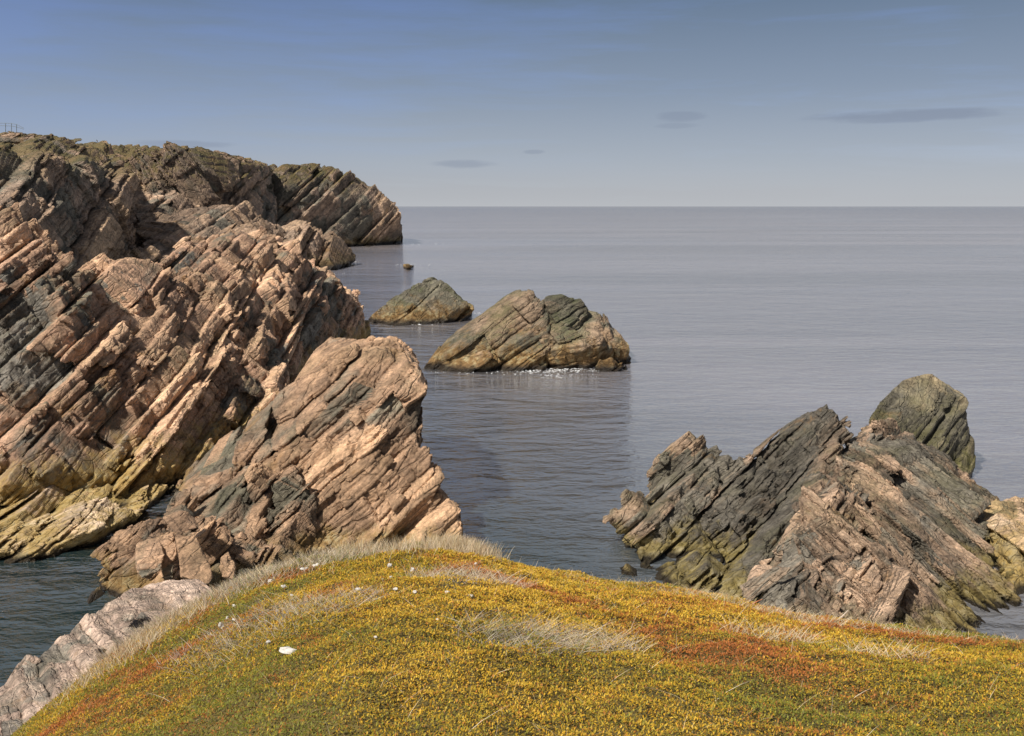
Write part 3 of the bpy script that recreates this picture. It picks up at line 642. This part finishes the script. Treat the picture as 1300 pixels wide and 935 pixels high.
for (c, n, sd_, ln, cl, le, lab_) in tufts:
    gx, gy, gz = on_ground(*c); a = RNG.uniform(0, 1, (n, 2)); a = np.stack([np.cos(a[:, 0]*6.283)*np.sqrt(a[:, 1])*sd_*2.2, np.sin(a[:, 0]*6.283)*np.sqrt(a[:, 1])*sd_*1.5], 1)+[gx, gy]
    o = blades('grass_tuft', np.stack([a[:, 0], a[:, 1], ground_z(a[:, 0], a[:, 1])], 1), ln, .0035, cl, le, (.4, 0))
    tag(o, lab_, 'grass tuft', 'grass tufts in the heath')

# ------------------------------------------------------------------ white stones, shells and twig
M_white = simple_mat('bleached white stone', (.50, .47, .42), .85, .4, 60.)
M_twig = simple_mat('bleached wood', (.5, .42, .34), .8, .3, 60.)
def stone(px, py, w, h, label, flat=.5, dep=.8, name='white_stone', cat='stone', group='white stones and shells on the heath', lift=.03):
    x, y, z = on_ground(px, py); r = w*y/F/2*.85
    bm = bmesh.new(); bmesh.ops.create_icosphere(bm, subdivisions=3, radius=1.0)
    sd = random.randint(1, 999)
    co = np.array([v.co for v in bm.verts]); nn = vnoise(co+7, 1.1, sd)*1.1+vnoise(co+7, 2.6, sd+1)*.5
    for v, k in zip(bm.verts, nn):
        v.co *= 1+float(k); v.co.x *= r; v.co.y *= r*random.uniform(.98, 1.02)*dep; v.co.z *= r*flat
    me = bpy.data.meshes.new(name); bm.to_mesh(me); bm.free(); me.materials.append(M_white)
    o = bpy.data.objects.new(name, me); col.objects.link(o); o.location = (x, y, z+lift+r*flat*.3); o.rotation_euler = (random.uniform(-.2, .2), 0, random.uniform(-.5, .5))
    return tag(o, label, cat, group)
stone(365, 838, 34, 9, 'largest flat white stone lying on the heath at the bottom left', .12, dep=.42, lift=.05)
sp_ = [(282,802,9,'upright white stone beside the matted grey grass on the left slope',1.6), (341,823,8,'small white stone above the large flat one',.6), (496,724,8,'leaning white stone near the crest, upper one of a close pair',1.2),
       (496,741,9,'round white stone below the leaning one near the crest',.8), (487,742,5,'tiny white pebble just left of the round white stone',.9), (455,755,8,'grey-white stone left of the round white stone near the crest',.6),
       (502,755,7,'flattish white stone below the round one near the crest',.6), (527,758,9,'long thin white stone between the crest grass and the twin pebbles',.35), (568,759,6,'bright pebble straight below the bleached grass patch',.8),
       (597,763,7,'flat pebble right of the bright one below the bleached grass patch',.4), (556,794,8,'slanting white sliver of shell in the middle of the gold heath',.35), (524,729,7,'grey stone right of the leaning white one near the crest',1.0),
       (604,721,5,'tiny white pebble near the right end of the straw fringe',.6), (763,805,7,'lone white shell on the heath right of the tangled tufts',.5),
       (387,728,12,'broad white stone in the grass on the left crest',.5), (402,724,10,'white stone right of the broad one on the left crest',.6), (344,742,9,'white stone half hidden in the grass below the left crest',.5),
       (299,775,8,'white stone at the upper end of the gold heath band on the left slope',.8), (289,790,5,'pebble just above the upright white stone',.9), (361,750,9,'pale chip beside the brown bare patch on the left slope',.4),
       (370,762,8,'lower pale chip in the brown bare patch on the left slope',.5), (352,783,8,'small pale stone at the top of the green grass patch',.5), (297,793,5,'tiny pebble right of the pebble above the upright stone',.7), (477,817,6,'faint pebble in the gold heath at the bottom centre left',.4)]
for px, py, w, lab_, fl in sp_: stone(px, py, w, 0, lab_, fl)

def tube(name, pts, r0, r1, mat, parent=None, seg=7):
    pts = [Vector(p) for p in pts]; V, Fq = [], []
    for i, p in enumerate(pts):
        d = (pts[min(i+1, len(pts)-1)]-pts[max(i-1, 0)]).normalized(); a = d.cross(Vector((.3, .2, 1))).normalized(); b = d.cross(a)
        r = r0+(r1-r0)*i/(len(pts)-1)
        for k in range(seg): V.append(p+(a*math.cos(k*6.2832/seg)+b*math.sin(k*6.2832/seg))*r)
    for i in range(len(pts)-1):
        for k in range(seg): Fq.append((i*seg+k, i*seg+(k+1) % seg, (i+1)*seg+(k+1) % seg, (i+1)*seg+k))
    return mesh_obj(name, [tuple(v) for v in V], Fq, mat, parent, smooth=True)
g0 = on_ground(1046, 794)
tw = tube('dry_twig', [P(1040,797,g0[1]), P(1052,791,g0[1]+.02), P(1062,789,g0[1]+.03), P(1070,782,g0[1]+.05), P(1077,775,g0[1]+.05)], .010, .003, M_twig)
tube('side_shoot', [P(1062,789,g0[1]+.03), P(1069,788,g0[1]-.02), P(1076,790,g0[1]-.05)], .006, .002, M_twig, tw)
tag(tw, 'bleached curved twig lying on the right crest of the turf', 'twig')
M_red = simple_mat('rust red twig', (.42, .16, .07), .8, .3, 60.)
g0 = on_ground(960, 772)
tw = tube('dry_twig', [P(950,771,g0[1]), P(957,766,g0[1]), P(963,763,g0[1]+.04), P(968,761,g0[1]+.05)], .008, .002, M_red)
tag(tw, 'short rust-red twig on the crest left of the bleached twig', 'twig')

# ------------------------------------------------------------------ fence on the far skyline
M_fence = simple_mat('dull galvanised metal', (.16, .19, .21), .5, .2, 3.)
fr = bpy.data.objects.new('wire_fence', None); col.objects.link(fr); fr.location = P(0, 168, 148)
tag(fr, 'small rail fence standing on the skyline at the far left of the headland', 'fence')
def rel(p): return tuple(Vector(p)-fr.location)
fpx = [(-22,167,156.0,150), (-8,166.5,156.1,150), (7,167,156.4,150), (14.5,167,156.7,150), (21,167,157.9,150)]
for px, yb, yt, D in fpx: tube('post', [rel(P(px, yb+1, D)), rel(P(px, yt, D))], .05, .05, M_fence, fr)
for o_ in (0, 3.2):
    tube('rail', [rel(P(px, yt+.3+o_, D)) for px, yb, yt, D in fpx]+[rel(P(30, 163+o_*.4, 150))], .035, .035, M_fence, fr)

# ------------------------------------------------------------------ water
def sea_mat():
    m = bpy.data.materials.new('sea water'); T = NT(m); pos = T.n('ShaderNodeNewGeometry').outputs['Position']
    a = T.noise(T.scale(pos, (.55, 1.0, 1.0)), .16, 3, .5, .3)
    b = T.noise(T.scale(pos, (.45, 1.0, 1.0)), .9, 4, .55, .4)
    c = T.noise(T.scale(pos, (.6, 1.0, 1.0)), 3.2, 3, .6, .3)
    h = T.math('ADD', T.math('MULTIPLY', a, 1.1), T.math('ADD', T.math('MULTIPLY', b, .62), T.math('MULTIPLY', c, .17)))
    gust = T.ramp(T.noise(T.scale(pos, (.25, 1., 1.)), .018, 4, .6, .6), [(.35, .35), (.65, 1.)])
    bp = T.n('ShaderNodeBump', inp={'Height': h, 'Strength': gust, 'Distance': 1.0})
    deep = T.noise(T.scale(pos, (.3, 1., 1.)), .01, 3)
    colr = T.mix(deep, (.010, .030, .030), (.020, .038, .042))
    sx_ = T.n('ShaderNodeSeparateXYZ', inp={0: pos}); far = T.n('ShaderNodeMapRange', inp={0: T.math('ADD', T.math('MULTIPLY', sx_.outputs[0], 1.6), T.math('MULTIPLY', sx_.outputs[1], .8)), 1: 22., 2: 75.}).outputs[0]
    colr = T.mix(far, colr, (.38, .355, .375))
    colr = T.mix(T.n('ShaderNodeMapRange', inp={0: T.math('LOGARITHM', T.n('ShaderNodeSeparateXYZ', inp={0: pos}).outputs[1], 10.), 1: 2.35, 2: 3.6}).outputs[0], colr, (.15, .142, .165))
    colr = T.mix(T.ramp(T.noise(T.scale(pos, (.12, 1., 1.)), .03, 5, .65, .8), [(.42, 0.), (.60, 1.)]), colr, T.mix(.45, colr, (.05, .06, .07)))
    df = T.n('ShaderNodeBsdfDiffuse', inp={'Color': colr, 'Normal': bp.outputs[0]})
    gl = T.n('ShaderNodeBsdfGlossy', inp={'Color': (1., .97, .93, 1), 'Roughness': .08, 'Normal': bp.outputs[0]})
    lw = T.n('ShaderNodeLayerWeight', inp={'Blend': .5}).outputs['Facing']
    mx = T.n('ShaderNodeMixShader', inp={0: T.ramp(lw, [(.3, .04), (.6, .30), (.70, .62), (.82, .78), (.93, .86), (.985, .74)]), 1: df.outputs[0], 2: gl.outputs[0]})
    T.n('ShaderNodeOutputMaterial', inp={0: mx.outputs[0]}); return m
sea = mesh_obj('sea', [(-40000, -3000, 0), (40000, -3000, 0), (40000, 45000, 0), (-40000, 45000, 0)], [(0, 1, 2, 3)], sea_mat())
tag(sea, 'calm grey-lilac sea reaching to a sharp horizon', kind='structure')

# foam where swell meets rock
M_foam = simple_mat('white foam', (.78, .80, .80), .6, .1, 5.)
def foam(name, spots, label):
    V, Fq = [], []
    for (px, py, n, sx, sy, sz) in spots:
        c = W(px, py)
        for _ in range(n):
            x = c[0]+random.gauss(0, sx); y = c[1]+random.gauss(0, sy); r = sz*.6*random.uniform(.2, 1.3)
            el = random.uniform(.15, .5); an = random.gauss(0, .5)
            b = len(V)
            for k in range(8):
                t = k*math.pi/4; rr = r*random.uniform(.5, 1.3); u, v = rr*math.cos(t), rr*el*math.sin(t)
                V.append((x+u*math.cos(an)-v*math.sin(an), y+u*math.sin(an)+v*math.cos(an), .03+random.uniform(0, .03)))
            Fq += [(b, b+1, b+2, b+3), (b, b+3, b+4, b+5), (b, b+5, b+6, b+7)]
    return tag(mesh_obj(name, V, Fq, M_foam), label, kind='stuff')
foam('sea_foam', [(660,472,55,1.0,.45,.16), (690,473,90,1.2,.7,.17), (715,470,110,1.3,.6,.20), (740,466,110,1.1,.5,.20), (705,478,50,1.4,.5,.13), (757,471,30,.5,.4,.15), (600,474,25,1.5,.2,.12)], 'white foam at the foot of the twin-humped sea rock')
foam('sea_foam', [(534,412,30,.5,.5,.22), (560,408,14,1.2,.5,.16), (600,398,12,.7,.6,.2)], 'thin foam at the foot of the dome-shaped sea rock')
foam('sea_foam', [(138,681,60,.28,.16,.09), (122,686,16,.3,.15,.07)], 'white splash of foam between the golden ledge and the crag')
foam('sea_foam', [(418,348,16,1.8,1.,.4), (447,333,14,1.5,1.,.4), (500,310,24,8.,2.,.7), (520,337,10,3.,1.,.5)], 'foam specks along the foot of the headland')

# ------------------------------------------------------------------ sky, sun, camera
SUN_EL, SUN_AZ = 50, -132       # azimuth clockwise from +Y (view direction)
w = bpy.data.worlds.new('World'); sc.world = w; T = NT(w)
sky = T.n('ShaderNodeTexSky', sky_type='NISHITA', sun_disc=False, sun_elevation=R(SUN_EL), sun_rotation=R(SUN_AZ), altitude=10, air_density=1.0, dust_density=.6, ozone_density=2.2)
dirv = T.n('ShaderNodeTexCoord').outputs['Generated']
dx = T.n('ShaderNodeSeparateXYZ', inp={0: dirv})
zz = T.math('ADD', T.math('MAXIMUM', dx.outputs[2], 0.0), .12)
cl = T.n('ShaderNodeCombineXYZ', inp={0: T.math('DIVIDE', dx.outputs[0], zz), 1: T.math('DIVIDE', dx.outputs[1], zz), 2: 0.})
n = T.noise(T.scale(cl.outputs[0], (.5, 1.0, 1.)), .55, 6, .55, .6)
n2_ = T.noise(T.scale(dirv, (1.5, 1.5, 14.)), 1.6, 6, .6, .4)
n3_ = T.noise(T.scale(dirv, (3., 3., 40.)), 1.3, 7, .65, .5)
cov = T.math('ADD', T.math('ADD', T.math('MULTIPLY', n, .5), T.math('MULTIPLY', n2_, .5)), T.math('MULTIPLY', T.math('SUBTRACT', n3_, .4), .35))
left = T.n('ShaderNodeMapRange', inp={0: dx.outputs[0], 1: -.5, 2: .15, 3: -.12, 4: .10}).outputs[0]
cov = T.math('ADD', cov, left)
f = T.ramp(cov, [(.38, .20), (.62, .85)])
elev = T.n('ShaderNodeMapRange', inp={0: dx.outputs[2], 1: 0., 2: .60}).outputs[0]
cc = T.ramp(elev, [(0., (3.85, 4.02, 4.25)), (.08, (3.05, 3.4, 3.85)), (.20, (1.95, 2.4, 3.0)), (.36, (1.0, 1.45, 2.0)), (.60, (1.6, 1.75, 2.05)), (1., (2.0, 2.1, 2.3))])
f = T.math('MAXIMUM', f, T.n('ShaderNodeMapRange', inp={0: dx.outputs[2], 1: .09, 2: 0., 3: 0., 4: .9}).outputs[0])
f = T.math('MAXIMUM', f, T.n('ShaderNodeMapRange', inp={0: dx.outputs[2], 1: .25, 2: .45, 3: 0., 4: .8}).outputs[0])  # cloud veil added in the unseen sky above the view, as soft fill
blue = T.mix(1.0, sky.outputs[0], (.58, .57, .76), 'MULTIPLY')
c = T.mix(f, blue, cc)
# four slate-coloured wisps low over the horizon
def wisp(px, py, wx, wy, k):
    d = ray(px, py); d = d/np.linalg.norm(d)
    u = T.math('DIVIDE', T.math('SUBTRACT', dx.outputs[0], float(d[0])), wx/F); v = T.math('DIVIDE', T.math('SUBTRACT', dx.outputs[2], float(d[2])), wy/F)
    r = T.math('ADD', T.math('MULTIPLY', u, u), T.math('MULTIPLY', v, v))
    r = T.math('ADD', r, T.math('MULTIPLY', T.math('SUBTRACT', T.noise(T.scale(dirv, (10., 10., 60.)), 1.5, 5, .6), .5), 2.2))
    return T.math('MULTIPLY', T.n('ShaderNodeMapRange', interpolation_type='SMOOTHSTEP', inp={0: r, 1: 1.1, 2: .1}).outputs[0], k)
ws = [wisp(1135,148,105,8,.42), (wisp(866,148,34,7,.28)), wisp(862,160,30,4,.2), wisp(590,208,46,6,.32), wisp(677,193,14,3,.28), wisp(240,183,60,5,.3)]
tot = ws[0]
for q in ws[1:]: tot = T.math('MAXIMUM', tot, q)
c = T.mix(tot, c, (1.45, 1.75, 2.5))
bg = T.n('ShaderNodeBackground', inp={0: c, 1: .10})
T.n('ShaderNodeOutputWorld', inp={0: bg.outputs[0]})

sl = bpy.data.lights.new('sun', 'SUN'); sl.energy = 5.0; sl.angle = R(2.0); sl.color = (1.0, .93, .84)
so = bpy.data.objects.new('sun', sl); col.objects.link(so)
az = R(SUN_AZ); el = R(SUN_EL)
dsun = Vector((math.sin(az)*math.cos(el), math.cos(az)*math.cos(el), math.sin(el)))
so.rotation_euler = dsun.to_track_quat('Z', 'Y').to_euler()

cam = bpy.data.cameras.new('camera'); co_ = bpy.data.objects.new('camera', cam); col.objects.link(co_)
cam.sensor_width = 36; cam.lens = 36*F/1300; cam.clip_start = .1; cam.clip_end = 100000
co_.location = (0, 0, HC); co_.rotation_euler = (math.pi/2-TH, 0, 0)
sc.camera = co_
sc.view_settings.view_transform = 'Standard'; sc.view_settings.look = 'None'; sc.view_settings.exposure = 0.35; sc.view_settings.gamma = 1
sc.view_settings.use_curve_mapping = False
print('SCRIPT %.1fs' % (time.time()-T0))
